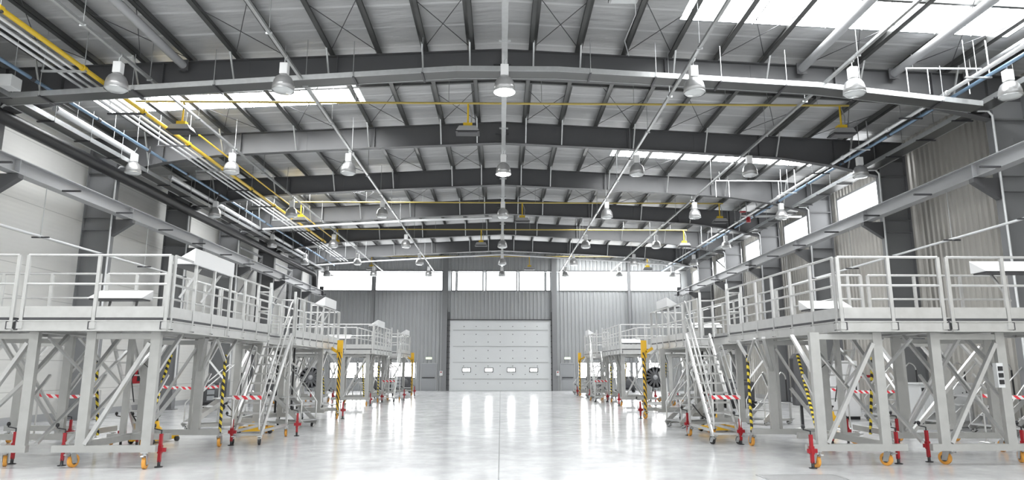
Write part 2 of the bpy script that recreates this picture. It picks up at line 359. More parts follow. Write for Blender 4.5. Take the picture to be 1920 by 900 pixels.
# ---------------------------------------------------------------- portal frames
XB = [0, 6.5, 10.4, 12.4, 14.0]; ZB = [9.95, 9.65, 9.42, 9.12, 8.72]
def zbot(x):
    x = abs(x)
    for i in range(4):
        if x <= XB[i+1]: return ZB[i]+(ZB[i+1]-ZB[i])*(x-XB[i])/(XB[i+1]-XB[i])
    return ZB[-1]
PX = [.9+1.33*k for k in range(11)]         # purlin lines each side of the ridge
for fi, y in enumerate(FR):
    xs = [-15.0]+[-x for x in XB[::-1]]+XB[1:]+[15.0]
    mb = MB(); n = len(xs)
    for t in (-.008, .008): pass
    # web
    mb.prism([(x, zbot(x)) for x in xs]+[(x, ZT(x)) for x in xs[::-1]], 'y', y-.008, y+.008)
    for zf, zo in ((zbot, 0.0), (ZT, -.02)):
        xs2 = xs if zf is zbot else [-15, 0, 15]
        for a, b in zip(xs2, xs2[1:]): mb.prism([(a, zf(a)+zo), (b, zf(b)+zo), (b, zf(b)+zo+.02), (a, zf(a)+zo+.02)], 'y', y-.13, y+.13)
    for x in (0.02, -4.7, 4.7, -9.6, 9.6, 7.2, -7.2, 2.4, -2.4, -12.4, 12.4, 14.0, -14.0):
        wd = .12 if abs(x) in (.02, 4.7, 9.6, 12.4, 14.0) else .02
        mb.box(x-.012, x+.012, y-wd, y+wd, zbot(x), ZT(x)-.02)
    rb = struct(mb.build('roof_beam', PAINT), 'tapered steel roof beam, %s from the camera' % ORD[fi], 'roof beam')
    MB().box(-.22, .26, y-.14, y+.14, 9.98, 10.02).box(-.22, .26, y-.14, y+.14, 10.3, 10.33).build('splice_plate', PAINT, rb)
    for k, px in enumerate(PX):
        if k % 2 == 1 or k == 0:
            for sx in (-1, 1):
                x = sx*px
                MB().bar((x, y-.1, zbot(x)+.04), (x, y-.62, ZT(x)+.06), .045, .045).build('fly_brace', GALV, rb)
                if fi < 5: MB().bar((x, y+.1, zbot(x)+.04), (x, y+.62, ZT(x)+.06), .045, .045).build('fly_brace', GALV, rb)
    for sx in (-1, 1):
        c = MB().box(sx*14.0, sx*14.02, y-.16, y+.16, 0, 9.0).box(sx*14.98, sx*15.0, y-.16, y+.16, 0, 10.0).box(sx*14.02, sx*14.98, y-.009, y+.009, 0, 9.3)
        for z in (6.6, 7.05, 8.7): c.box(sx*14.02, sx*14.98, y-.15, y+.15, z, z+.018)
        c.box(sx*13.9, sx*15.1, y-.25, y+.25, 0, .03)
        co = struct(c.build('column', PAINTC), 'deep grey steel column on the %s, under roof beam %s from the camera' % ('left' if sx < 0 else 'right', ORD[fi]), 'column')
        MB().prism([(sx*14.0, 7.0), (sx*13.25, 7.0), (sx*13.25, 6.88), (sx*13.95, 6.4), (sx*14.0, 6.4)], 'y', y-.1, y+.1).build('crane_bracket', PAINT, co)
        pts = [(sx*13.5, y-.25, 8.92), (sx*13.8, y-.25, 8.92), (sx*13.93, y-.22, 8.8), (sx*13.93, y-.22, 7.5), (sx*13.93, y-.22, 1.2)]
        MB().tube(pts, .032, 8).build('conduit', CONDUIT, co)
# purlins with their brace rods
for sx in (-1, 1):
    for k, px in enumerate(PX):
        x = sx*px; z = ZT(x)
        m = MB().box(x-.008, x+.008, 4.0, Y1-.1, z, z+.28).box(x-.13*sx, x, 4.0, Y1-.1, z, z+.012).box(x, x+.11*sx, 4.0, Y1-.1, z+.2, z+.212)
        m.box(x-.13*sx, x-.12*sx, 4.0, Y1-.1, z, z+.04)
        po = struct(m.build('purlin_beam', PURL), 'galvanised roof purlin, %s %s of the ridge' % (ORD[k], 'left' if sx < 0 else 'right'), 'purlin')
        if k < 10:
            for b0 in (12.5, 18.4, 24.3, 30.2):
                if b0 > 20 and k > 4: continue
                zz = z+.05; z2 = ZT(PX[k+1])+.05
                MB().tube([(x, b0+.2 if k % 2 else b0+5.7, zz), (sx*PX[k+1], b0+2.9, z2)], .011, 5).build('brace_rod', DARK, po)
                if k % 2 == 0: MB().tube([(x, b0+2.9, zz), (sx*PX[k+1], b0+5.7, z2)], .011, 5).build('brace_rod', DARK, po)
# cross ties between purlins (flat rail at mid bay)
for i, b0 in enumerate((12.5, 18.4, 24.3, 30.2)):
    y = b0+2.3
    m = MB()
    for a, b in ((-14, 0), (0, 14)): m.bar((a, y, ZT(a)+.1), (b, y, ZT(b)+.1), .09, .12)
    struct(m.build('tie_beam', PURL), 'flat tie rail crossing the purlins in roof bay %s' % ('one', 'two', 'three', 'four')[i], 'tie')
# round bracing tubes under the near bay
for x, lb in ((8.6, 'innermost round tube strut on the right near roof bay'), (11.25, 'middle round tube strut on the right near roof bay'), (13.4, 'outermost round tube strut on the right near roof bay'), (-9.0, 'round tube strut on the left near roof bay')):
    t = empty('bracing_tube', (x, 18.2, ZT(x)-.16), lb, 'strut')
    MB().tube([(0, 0, 0), (0, -9.5, 0)], .115, 14).build('tube', PAINTL, t); MB().box(-.05, .05, 0, .06, -.16, .16).box(-.15, .15, -.03, .0, -.16, .16).build('end_plate', PAINT, t)

# ---------------------------------------------------------------- crane runways and conductor pipes
for sx, sn in ((-1, 'left'), (1, 'right')):
    x = sx*13.45
    r = empty('crane_runway', (x, 0, 7.02), 'long grey crane runway beam along the %s wall' % sn, 'crane beam')
    MB().box(-.16, .16, 2, 51.2, 0, .022).box(-.16, .16, 2, 51.2, .4, .422).box(-.008, .008, 2, 51.2, .022, .4).build('beam', PAINTL, r)
    MB().box(-.03, .03, 2, 51.2, .422, .47).build('rail', DARK, r)
    st = MB().box(-.15, .15, 51.2, 51.24, 0, .75).build('end_stop', DARK, r)
    for y in FR:
        MB().box(-.15, .15, y-.01, y+.01, .022, .4).build('stiffener', PAINTL, r)
    p = empty('conductor_pipe', (x, 0, 5.53), 'bright pipe hung on thin rods below the %s crane beam' % sn, 'pipe')
    MB().tube([(0, 4, 0), (0, 50, 0)], .035, 10).build('pipe', CONDUIT, p)
    y = 8.0; k = 0
    while y < 50:
        if k % 2 == 0: MB().tube([(0, y, 0), (0, y, 1.49)], .012, 6).build('hanger_rod', GALV, p)
        b = MB().bar((-.25, y, -.03), (.25, y, -.03), .05, .04).build('cross_bar', DARK, p)
        MB().bar((-.2*sx, y+.4, 1.47), (-.75*sx, y+.4, 1.47), .06, .05).build('beam_clamp', DARK, p)
        y += 2.95; k += 1
# ---------------------------------------------------------------- services under the roof
def pipe_run(name, label, pts, r, m, hang=None, cat='pipe', n=10, rod_m=None, top=None, bars=None, couplings=None):
    o = empty(name, pts[0], label, cat); p0 = Vector(pts[0])
    MB().tube([Vector(p)-p0 for p in pts], r, n).build('pipe', m, o)
    for y in hang or []:
        x, z = pts[0][0], pts[0][2]
        MB().tube([(0, y-p0.y, 0), (0, y-p0.y, (top if top else ZT(x))-z)], .011, 5).build('hanger_rod', rod_m or GALV, o)
    for y in couplings or []:
        MB().tube([(0, y-p0.y-.07, 0), (0, y-p0.y+.07, 0)], r*1.35, n).build('coupling', DARK if m is BLUE else m, o)
    return o
HY = [7.5+2.95*k for k in range(15)]
for i, x in enumerate((-11.34, -11.1, -10.86)):
    pipe_run('conduit_pipe', 'white conduit beside the yellow gas main, %s of three' % ('outermost', 'middle', 'innermost')[i], [(x, 4, 9.2), (x, 48, 9.2)], .038, CONDUIT, cat='pipe')
g = pipe_run('gas_main', 'thick yellow gas main running down the left side under the roof', [(-10.58, 4, 9.2), (-10.58, 40.6, 9.2)], .062, YEL, couplings=HY[:12])
for i, y in enumerate(HY):
    t = empty('trapeze_hanger', (-11.0, y, 9.12), 'trapeze hanger bar under the white conduits, %s from the camera' % (ORD[i] if i < 13 else ('fourteenth', 'fifteenth')[i-13]), 'hanger', 'trapeze hangers on the left')
    MB().bar((-.62, 0, 0), (.5, 0, 0), .06, .045).build('cross_bar', DARK if i % 3 else GALV, t)
    for xx in (-.58, .44): MB().tube([(xx, 0, 0), (xx, 0, ZT(11)-9.12)], .012, 5).build('hanger_rod', GALV, t)
pipe_run('branch_pipe', 'thin yellow branch pipe beside the gas main', [(-9.9, 21.5, 9.25), (-9.9, 40, 9.25)], .03, YEL)
pipe_run('water_pipe', 'blue-grey pipe along the left wall under the roof', [(-12.3, 4, 9.2), (-12.3, 50, 9.2)], .05, BLUE, hang=HY[1::2], couplings=[5+3*k for k in range(15)])
pipe_run('drain_pipe', 'fat white drain pipe high on the left wall', [(-12.95, 19.0, 9.15), (-12.95, 23.2, 9.15)], .1, CONDUIT, hang=[20, 22], n=14)
pipe_run('drain_pipe', 'long fat white pipe high on the left, beyond the second roof beam', [(-12.95, 26, 9.1), (-12.95, 45, 9.1)], .09, CONDUIT, hang=HY[7:13], n=14)
pipe_run('rainwater_pipe', 'fat black rainwater pipe along the top of the left wall', [(-13.72, 4, 8.55), (-13.72, 49.5, 8.55), (-13.72, 50, 8.4), (-13.72, 50.2, 7.6)], .2, BLACK, n=16)
pipe_run('conduit_pipe', 'slim white conduit resting on the black rainwater pipe', [(-13.45, 4, 8.82), (-13.45, 49, 8.82)], .028, CONDUIT)
pipe_run('sprinkler_pipe', 'white pipe high along the right side', [(12.28, 4, 9.2), (12.28, 33, 9.2)], .055, CONDUIT, hang=HY[1::2][:5], couplings=[6+2.9*k for k in range(9)])
pipe_run('conduit_pipe', 'white pipe high on the right, far half of the hall', [(12.28, 33.2, 9.2), (12.28, 50, 9.2)], .045, CONDUIT, hang=[36, 41, 46])
pipe_run('water_pipe', 'blue pipe along the right side under the roof', [(12.62, 4, 9.2), (12.62, 53, 9.2)], .05, BLUE, hang=HY[1::2], couplings=[6+3*k for k in range(14)])
for i, y in enumerate(HY):
    t = empty('trapeze_hanger', (12.3, y, 9.12), 'short trapeze hanger under the right-hand white pipe, %s from the camera' % (ORD[i] if i < 13 else ('fourteenth', 'fifteenth')[i-13]), 'hanger', 'trapeze hangers on the right')
    MB().bar((-.35, 0, 0), (.35, 0, 0), .05, .04).build('cross_bar', GALV if i % 2 else DARK, t)
    for xx in (-.3, .3): MB().tube([(xx, 0, 0), (xx, 0, ZT(12.3)-9.12)], .012, 5).build('hanger_rod', GALV, t)
# right support frame of thin white bars in the near bay
for i, (y, x0, x1) in enumerate(((17.4, 11.1, 13.2), (28.9, 9.4, 12.6))):
    t = empty('pipe_support', (x0, y, 9.85), ('white hanging bar frame above the right pipes, near the first roof beam', 'white hanging bar frame above the right pipes, by the third roof beam')[i], 'support')
    MB().tube([(0, 0, 0), (x1-x0, 0, 0)], .03, 8).build('bar', CONDUIT, t)
    for xx in (0.02, .6, x1-x0-.4):
        MB().tube([(xx, 0, 0), (xx, 0, -.74)], .016, 6).build('drop_rod', CONDUIT, t)
    for xx in (.2, x1-x0-.3): MB().tube([(xx, 0, 0), (xx, 0, ZT(12)-9.85+.1)], .01, 5).build('hanger_rod', GALV, t)
# cable trays: base with lips and rungs
def tray(name, label, a, b, width, drop, m=GALV, rungs=True, rods=None):
    o = empty(name, a, label, 'cable tray'); a0 = Vector(a); d = Vector(b)-a0; L = d.length; dn = d.normalized()
    sd = dn.cross(Vector((0, 0, 1))).normalized()*width/2
    for s_ in (-1, 1): MB().bar(sd*s_, d+sd*s_, .02, .14).build('side_rail', m, o)
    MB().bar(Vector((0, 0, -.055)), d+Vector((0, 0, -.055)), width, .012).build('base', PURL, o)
    if rungs:
        n = int(L/1.7); 
        for k in range(n):
            p = dn*(L*(k+.5)/n)+Vector((0, 0, -.09)); e = sd*1.25
            MB().bar(p-e, p+e, .05, .04).build('rung_bar', DARK, o)
            q = p+e; MB().tube([q, q+Vector((0, 0, 1.0))], .01, 5).build('hanger_rod', GALV, o)
    return o
CT = [(-13.3, 17.35, 8.75), (-8.5, 17.35, 9.1), (-1.2, 17.35, 9.62), (1.5, 17.35, 9.62), (8.5, 17.35, 9.22), (12.9, 17.35, 8.72)]
for i in range(5):
    tray('cable_tray', 'perforated cable tray crossing under the first roof beam, %s length from the left' % ORD[i], CT[i], CT[i+1], .5, 0)
    if i in (2,): pass
tray('cable_tray', 'wide cable tray along the left wall, level with the roof beams', (-13.1, 4, 8.8), (-13.1, 53, 8.8), .4, 0)
tray('cable_tray', 'wide cable tray along the right wall under the eaves', (13.55, 4, 8.98), (13.55, 53, 8.98), .5, 0)
jb = empty('junction_box', (-12.55, 16.6, 8.85), 'pale square junction box beside the left cable tray', 'junction box')
MB().box(-.16, .16, -.2, .2, -.1, .22).build('box', CAB, jb, bevel=.015); MB().box(-.14, .14, -.215, -.2, -.08, .2).build('lid', CAB, jb)
# red sprinkler valve and transverse white pipes
v = empty('sprinkler_valve', (12.28, 33.1, 9.2), 'red and white sprinkler valve joining the right-hand white pipe under the roof', 'valve')
MB().tube([(0, -.05, 0), (-.25, 0, .02), (.0, .0, .02), (.45, 0, 0)], .05, 8).build('body', CONDUIT, v)
MB().lathe([(0, -.3), (.11, -.3), (.11, -.1), (.06, -.06), (.06, 0), (0, 0)], (.05, 0, 0), 14).build('bell', RED, v); MB().lathe([(0, .1), (.16, .1), (.16, .14), (0, .14)], (-.2, 0, .1), 16).build('hand_wheel', RED, v)
pipe_run('drain_pipe', 'white pipe crossing under the fourth roof beam from the left wall to the ridge', [(-12.6, 35.55, 8.95), (-9, 35.55, 9.2), (-4.6, 35.55, 9.45), (-.5, 35.55, 9.62)], .06, CONDUIT)
pipe_run('sprinkler_pipe', 'white pipe crossing towards the right wall by the sprinkler valve', [(12.7, 33.1, 9.2), (15.0, 33.1, 9.2)], .06, CONDUIT)
pipe_run('drain_pipe', 'white pipe crossing under the last roof beam in front of the end wall', [(-13, 47.4, 8.8), (-9, 47.4, 9.1), (0, 47.4, 9.6), (9, 47.4, 9.1), (13.5, 47.4, 8.75)], .05, CONDUIT)
pipe_run('conduit_pipe', 'thin white conduit level with the top of the end wall windows', [(-12, 54.0, 9.28), (13.5, 54.0, 9.28)], .035, CONDUIT)
for i, (y0, z0) in enumerate(((37.2, 5.9), (43.2, 5.9))):
    t = empty('wind_brace', (-14.4, y0, z0), 'pale tubular wall brace frame on the left wall, %s' % ('behind the near corner desk', 'farther one')[i], 'brace')
    MB().tube([(0, 0, -5.9), (0, 0, 2.5)], .07, 8).build('post', PAINTL, t); MB().tube([(0, 0, 2.4), (0, 3.6, 2.4)], .07, 8).build('top_tube', PAINTL, t)
    MB().tube([(0, .1, -.4), (0, 3.5, 2.3)], .06, 8).build('diagonal_tube', PAINTL, t); MB().tube([(0, 3.6, -5.9), (0, 3.6, 2.5)], .07, 8).build('post', PAINTL, t)
t = empty('wind_brace', (15.13, 43.0, 7.3), 'dark crossed wall brace over the far right clerestory windows', 'brace')
MB().bar((0, 0, 0), (0, 4.2, 1.9), .07, .07).build('diagonal_bar', DARK, t); MB().bar((.08, 0, 1.9), (.08, 4.2, 0), .07, .07).build('diagonal_bar', DARK, t)
# transverse gas lines with radiant heaters
def heater(x, y, z, label):
    h = empty('gas_heater', (x, y, z), label, 'heater', 'radiant gas heaters')
    MB().prism([(-.36, .0), (.36, .0), (.26, .16), (-.26, .16)], 'y', -.22, .22).build('reflector', SPUN, h)
    MB().box(-.37, .37, -.24, .24, -.03, 0).build('rim', BLACK, h); MB().box(-.3, .3, -.18, .18, -.045, -.03).build('burner_plate', DARK, h)
    MB().box(-.14, .14, -.1, .1, .16, .3).build('burner_box', YEL, h)
    MB().tube([(.0, 0, .3), (0, 0, .95)], .03, 8).build('drop_pipe', YEL, h); MB().tube([(.1, 0, .25), (.13, 0, .6), (.04, 0, .9)], .018, 6).build('hose', GALV, h)
for i, (y, x0, x1, hx) in enumerate(((20.3, -11.4, 11.0, (-9.9, -1.05, 10.7)), (33.4, -10.6, 11.2, (-10.0, 1.05, 11.0)), (40.2, -10.6, 11.2, (-9.8, -1.2, 11.0)), (50.2, -10.6, 11.1, (-9.6, 2.1, 10.9)))):
    z = 9.92
    t = pipe_run('gas_line', 'yellow gas line crossing the hall under the roof, %s from the camera' % ORD[i], [(x0, y, z), (x1, y, z)], .034, YELP)
    for k in range(8):
        x = x0+1+(x1-x0-2)*k/7
        MB().tube([(x-x0, 0, 0), (x-x0, 0, ZT(x)-z+.02)], .008, 5).build('hanger_rod', GALV, t)
    for j, x in enumerate(hx): heater(x, y, z-.97, 'radiant gas heater on the %s yellow line, %s' % (ORD[i], ('left one', 'middle one', 'right one')[j]))
# ---------------------------------------------------------------- lamps and their rails
LX = [-12.78, -9.35, -5.32, .07, 4.74, 8.71, 12.68]; LY = [15.75, 22.95, 30.3, 37.6, 44.1, 49.8]
for i, x in enumerate(LX[1:6]):
    c = i == 2
    r = empty('lamp_rail', (x, 0, 9.27), 'lamp rail running the length of the hall, %s' % ('leftmost', 'second from left', 'wide one under the ridge', 'second from right', 'rightmost')[i], 'rail')
    ww = .14 if c else .075
    MB().box(-ww/2, ww/2, 3, 53.6, 0, .015).box(-ww/2, -ww/2+.01, 3, 53.6, .015, .07).box(ww/2-.01, ww/2, 3, 53.6, .015, .07).build('channel', GALV, r)
    y = 5.4+.3*i
    while y < 53:
        MB().tube([(0, y, .02), (0, y, ZT(x)-9.27+.1)], .009, 5).build('hanger_rod', GALV, r)
        MB().bar((-ww, y, .0), (ww, y, .0), .03, .05).build('clip', GALV, r); y += 2.95
def lamp_proto():
    t = empty('high_bay_lamp', (0, 0, 0), 'x', 'lamp', 'high-bay lamps')
    MB().lathe([(.07, .375), (.13, .355), (.19, .3), (.232, .22), (.256, .11), (.264, 0), (.257, 0), (.248, .11), (.224, .212), (.18, .29), (.1, .345), (0, .35)], n=28).build('reflector', SPUN, t)
    MB().box(-.1, .1, -.095, .095, .385, .68).build('ballast_box', WHITE, t, bevel=.02)
    MB().lathe([(.262, .0), (.268, -.03), (.262, -.035)], n=28).build('rim', GALV, t)
    MB().lathe([(.255, -.01), (.2, -.055), (0, -.075)], n=28).build('lens', LENS, t)
    MB().tube([(0, 0, .68), (0, 0, .8), (.05, 0, .84), (.05, 0, .9)], .014, 6).build('hook', GALV, t)
    return t
proto = lamp_proto(); first = True
for j, y in enumerate(LY):
    for i, x in enumerate(LX):
        t = proto if first else copy_tree(proto); first = False
        t.location = (x, y+(.1 if i in (0, 6) else 0)-(.45 if j == 2 else 0), 8.41)
        t['label'] = '%shigh-bay lamp, %s of seven from the left in row %s from the camera' % ('lit ' if i == 3 and j < 2 else '', ORD[i], ORD[j])
        if i == 3 and j < 2:
            l = [c for c in t.children if c.name.startswith('lens')][0]; l.data = l.data.copy(); l.data.materials[0] = LENS_ON
fl = empty('ceiling_lamp', (2.9, 14.8, 10.35), 'square floodlight lit under the roof right of the ridge', 'lamp')
MB().box(-.35, .35, -.25, .25, 0, .16).build('housing', GALV, fl, bevel=.02); MB().box(-.3, .3, -.2, .2, -.012, 0).build('lens', LENS, fl)
MB().lathe([(0, -.02), (.05, -.02), (.05, -.01)], (0, -.05, 0), 12).build('bulb', LENS_ON, fl)
MB().tube([(.3, .2, .05), (.45, .9, .1), (.4, 2.2, .05), (.7, 3.2, .1)], .012, 6).build('cable', CONDUIT, fl)

# ================================================================ DOCKS
def wheel_parts(parent, loc, rz, m=ORANGE, r=.095, name='caster_wheel', top=.26):
    c = bpy.data.objects.new(name, None); COL.objects.link(c); c.parent = parent; c.location = loc; c.rotation_euler = (0, 0, rz); c.empty_display_size = .1
    MB().lathe([(r, -.026), (r, .026)], (0, .05, r), 20, 'x').lathe([(.02, -.03), (r*.93, -.028), (r, -.024)], (0, .05, r), 20, 'x').lathe([(.02, .03), (r*.93, .028), (r, .024)], (0, .05, r), 20, 'x').build('wheel', m, c)
    MB().lathe([(0, -.034), (r*.55, -.034), (r*.55, .034), (0, .034)], (0, .05, r), 14, 'x').build('hub', DARK, c)
    f = MB()
    for s_ in (-1, 1): f.prism([(.06, top-.05), (-.06, top-.05), (.0, r-.04), (.1, r-.04)], 'x', s_*.04-.004, s_*.04+.004)
    f.box(-.045, .045, -.05, .06, top-.06, top-.045).box(-.06, .06, -.06, .06, top-.015, top).lathe([(.035, top-.05), (.035, top-.01)], n=12); f.build('fork', GALV, c)
    MB().bar((0, -.05, r+.09), (0, -.15, r+.12), .05, .02).build('brake_pedal', GALV, c)
    return c
def jack(parent, loc, rz):
    c = bpy.data.objects.new('screw_jack', None); COL.objects.link(c); c.parent = parent; c.location = loc; c.rotation_euler = (0, 0, rz); c.empty_display_size = .1
    MB().lathe([(0, 0), (.07, 0), (.07, .014), (.028, .02), (.026, .12)], n=14).build('foot', BLACK, c)
    MB().bar((0, 0, .09), (0, 0, .58), .05, .05).build('tube', RED, c)
    MB().bar((-.08, 0, .3), (.1, 0, .3), .05, .07).bar((.0, 0, .24), (0, 0, .38), .07, .07).build('clamp', RED, c)
    MB().tube([(0, 0, .57), (0, 0, .64), (-.14, 0, .67), (-.14, 0, .71)], .013, 8).lathe([(0, .69), (.03, .69), (.033, .73), (.02, .755), (0, .76)], (-.14, 0, 0), 10).build('crank_handle', BLACK, c)
    return c
def desk(name, loc, L, label, flip=1, tall=.32, depth=.5, rz=0):
    d = empty(name, loc, label, 'work desk', 'sloping work desks', rz)
    f = flip
    o = MB().prism([(0, 0), (0, tall), (-f*depth, 0)], 'y', 0, L).build('sloping_top', WHITE, d, bevel=.012)
    MB().box(-f*depth*.9, -f*.05, .03, L-.03, -.03, 0).build('tray', DARK, d)
    for y in (L*.25, L*.75): MB().bar((-f*.08, y, 0), (-f*.42, y-.1, -.62), .05, .04).build('strut', AL, d)
    return d

DK = {}
def dock(side, dy, where, far=False):
    """one U-shaped group of wheeled platforms. s runs outward from the aisle."""
    L = side < 0
    off0, off1 = ((0, 0) if L else ((.8, .2) if not far else (.25, .15)))
    def X(s): return -6.0-s if L else 5.4+s
    def D(s, y, z):                                   # deck coordinates
        o_ = off0+(off1-off0)*(y-12.45)/13.2
        return (X(s)+(0 if L else o_), y+dy, z)
    def G(s, y, z): return (X(s), y+dy, z)            # ground frame
    w0 = 2.65 if L else 1.97 if not far else 2.4
    sn = 'left' if L else 'right'
    near = 'far' if far else 'near'
    def slab(mb, s0, s1, y0, y1, z0, z1):
        a = [D(s0, y0, 0), D(s1, y0, 0), D(s1, y1, 0), D(s0, y1, 0)]
        mb.prism([(p[0], p[1]) for p in a], 'z', z0, z1); return mb
    def deck(root, rects):
        m = MB()
        for s0, s1, y0, y1 in rects: slab(m, s0, s1, y0, y1, 2.57, 2.61)
        m.build('deck_plate', PLATE, root)
        for s0, s1, y0, y1 in rects:
            m = MB()
            c = [D(s0, y0, 0), D(s1, y0, 0), D(s1, y1, 0), D(s0, y1, 0)]
            for p, q in zip(c, c[1:]+c[:1]):
                m.bar((p[0], p[1], 2.495), (q[0], q[1], 2.495), .012, .17)
                m.bar((p[0], p[1], 2.41), (q[0], q[1], 2.41), .1, .018); m.bar((p[0], p[1], 2.585), (q[0], q[1], 2.585), .07, .02)
            n = int((y1-y0)/.7)
            for k in range(1, n): m.bar(D(s0, y0+(y1-y0)*k/n, 2.49), D(s1, y0+(y1-y0)*k/n, 2.49), .05, .1)
            for k in (.33, .66): m.bar(D(s0+(s1-s0)*k, y0, 2.44), D(s0+(s1-s0)*k, y1, 2.44), .05, .06)
            m.build('deck_frame', AL, root)
            k_ = MB()
            for p, q in zip(c, c[1:]+c[:1]): k_.bar((p[0], p[1], 2.62), (q[0], q[1], 2.62), .02, .045)
            k_.build('gap_shade_strip', DARK, root)  # dark strip standing in for the shaded gap below the toe board
    def rail(root, a, b, n, toe=True, out=(0, 0)):
        """guard rail panel from deck point a to b with n posts"""
        pa, pb_ = Vector(D(a[0], a[1], 0)), Vector(D(b[0], b[1], 0)); d = pb_-pa; Ln = d.length; u = d.normalized(); pp = Vector((-u.y, u.x, 0))
        m = MB()
        e0, e1 = pa+u*.04, pb_-u*.04
        Z = lambda p, z: (p.x, p.y, z)
        m.tube([Z(e0, 3.78), Z(e1, 3.78)], .024, 8); m.tube([Z(e0, 3.25), Z(e1, 3.25)], .022, 8)
        g = m.build('guard_rail', AL, root)
        for k in range(n):
            p = e0+(e1-e0)*k/(n-1)
            q = MB().bar(Z(p, 2.44), Z(p, 3.78), .045, .06, up=u)
            q.bar(Z(p, 2.44), Z(p, 2.56), .085, .1, up=u)
            q.build('post', AL, g)
            MB().bar(Z(p+u*.07, 2.43), Z(p+u*.07, 2.61), .05, .03, up=u).build('post_gap_shade', DARK, g)  # dark block imitating the shade of the inset gap beside each post
        if toe:
            for k in range(n-1):
                p, q = e0+(e1-e0)*k/(n-1)+u*.04, e0+(e1-e0)*(k+1)/(n-1)-u*.04
                MB().bar(Z(p, 2.745), Z(q, 2.745), .025, .2).build('toe_board', AL, root)
    def leg(root, s, y, z0=.4, wd=.17, dp=.1): MB().bar(G(s, y, z0), G(s, y, 2.4), wd, dp, up=(0, 1, 0)).build('leg', ALD, root)
    def brace(root, a, b, w_=.07): MB().bar(G(*a), G(*b), w_, w_*.8).build('brace', AL, root)
    def beam(root, a, b, h=.12, w_=.1, nm='base_beam'): MB().bar(G(*a), G(*b), w_, h).build(nm, ALD, root)
    def hazard(root, a, b, r=.032, m=HAZ): MB().tube([G(*a), G(*b)], r, 10).build('striped_post', m, root)
    def caster(root, s, y, rz, m=ORANGE, top=.29): wheel_parts(root, G(s, y, 0), rz, m, .115, top=top)
    def trestle(root, y, s0, s1, sa, sb, diag=1):
        leg(root, s0, y); leg(root, s1, y)
        beam(root, (sa, y, .34), (sb, y, .34)); beam(root, (s0, y, 2.32), (s1, y, 2.32), .1, .08, 'cross_beam')
        if diag:
            lo, hi = ((s1, s0) if L else (s0, s1))
            brace(root, (lo+(hi-lo)*.08, y-.03, .42), (hi-(hi-lo)*.08, y-.03, 2.2), .085)
        for s in (s0, s1):
            brace(root, (s, y+.06, 1.62), (s, y+.95, 2.38)); brace(root, (s, y+.06, 1.15), (s+.0, y+.55, 1.62), .05)
    # ---- A: corner platform
    A = empty('work_platform', D(0, 12.45, 0), '%s %s corner work platform, railed deck on tall aluminium legs beside the aisle' % (near, sn), 'work platform')
    roots = [A]; 
    deck(A, [(0, w0, 12.45, 15.0), (0, 1.3, 15.02, 17.85)])
    rail(A, (.0, 12.45), (w0, 12.45), 3); rail(A, (0, 12.5), (0, 17.85), 7); rail(A, (1.3, 15.0), (w0, 15.0), 3); rail(A, (1.3, 15.0), (1.3, 17.85), 4)
    sA = (.3, 1.46)if L else (.41, 1.58)
    trestle(A, 12.72, sA[0], sA[1], .12, 1.95); trestle(A, 15.9, .82, 2.05, .3, 2.2, 0)
    beam(A, (1.75, 12.72, .34), (1.75, 15.9, .34)); brace(A, (1.9, 15.9, .42), (1.2, 15.8, 1.3)); brace(A, (.82, 15.84, 1.7), (.35, 15.0, 2.4)); brace(A, (.5, 15.84, 2.38), (.82, 15.9, 1.6))
    leg(A, 1.0, 16.0, .4, .06, .06)
    hazard(A, (.36, 16.1, .3), (.36, 16.1, 2.05)); hazard(A, (.45, 12.88, .42), (.9, 14.6, 2.02), .03)
    brace(A, (.36, 16.1, 1.9), (.3, 15.4, 2.4), .05); brace(A, (.36, 16.1, 1.5), (.82, 15.95, 2.1), .05); brace(A, (.36, 16.12, 2.0), (.36, 16.7, 2.4), .06)
    for s, y, rz in ((.27, 12.63, .15), (1.68, 12.85, -.2 if L else .5), (.36, 16.1, .1), (2.0, 15.9, .6)): caster(A, s, y, rz)
    for s, y, rz in ((.14, 12.9 if L else 12.55, 0), (1.99, 13.1, .2), (.2, 16.4, 0), (2.3, 16.3, .3)): jack(A, G(s, y, 0), rz if L else rz+.2)
    for s_ in (1.75, 2.3):
        brace(A, (s_, 12.8, .42), (s_, 15.8, 2.3), .06); brace(A, (s_, 12.8, 2.3), (s_, 14.4, 1.4), .05)
    beam(A, (2.2, 14.9, .34), (.9, 14.9, .34)); leg(A, 1.9, 14.9, .4, .1); brace(A, (2.0, 15.9, .42), (.95, 15.9, 2.2), .06)
    # ladder inside
    lm = MB()
    for s in (2.15, 2.6): lm.bar(G(s, 16.9, .08), G(s, 15.3, 2.55), .04, .09)
    for k in range(9): lm.bar(G(2.15, 16.9-1.6*(k+.5)/9, .08+2.47*(k+.5)/9), G(2.6, 16.9-1.6*(k+.5)/9, .08+2.47*(k+.5)/9), .12, .03)
    lm.build('ladder', AL, A)
    # hose of the corner leg
    MB().tube([G(2.2, 15.8, 1.0), G(2.25, 15.7, 1.5), G(2.1, 15.75, 1.9), G(1.9, 15.85, 1.7)], .012, 6).build('hose', BLACK, A)
    # ---- B: outer front platform
    g = .08
    B = empty('work_platform', D(w0+g, 12.45, 0), '%s %s outer work platform, railed deck beside the corner platform, towards the wall' % (near, sn), 'work platform'); roots.append(B)
    s0 = w0+g if not L else 2.74; s1 = s0+3.2
    deck(B, [(s0, s1, 12.45, 15.0)])
    rail(B, (s0, 12.45), (s1, 12.45), 4); rail(B, (s0, 15.0), (s1, 15.0), 4)
    sB = (2.5, 3.75) if L else (2.66, 3.88)
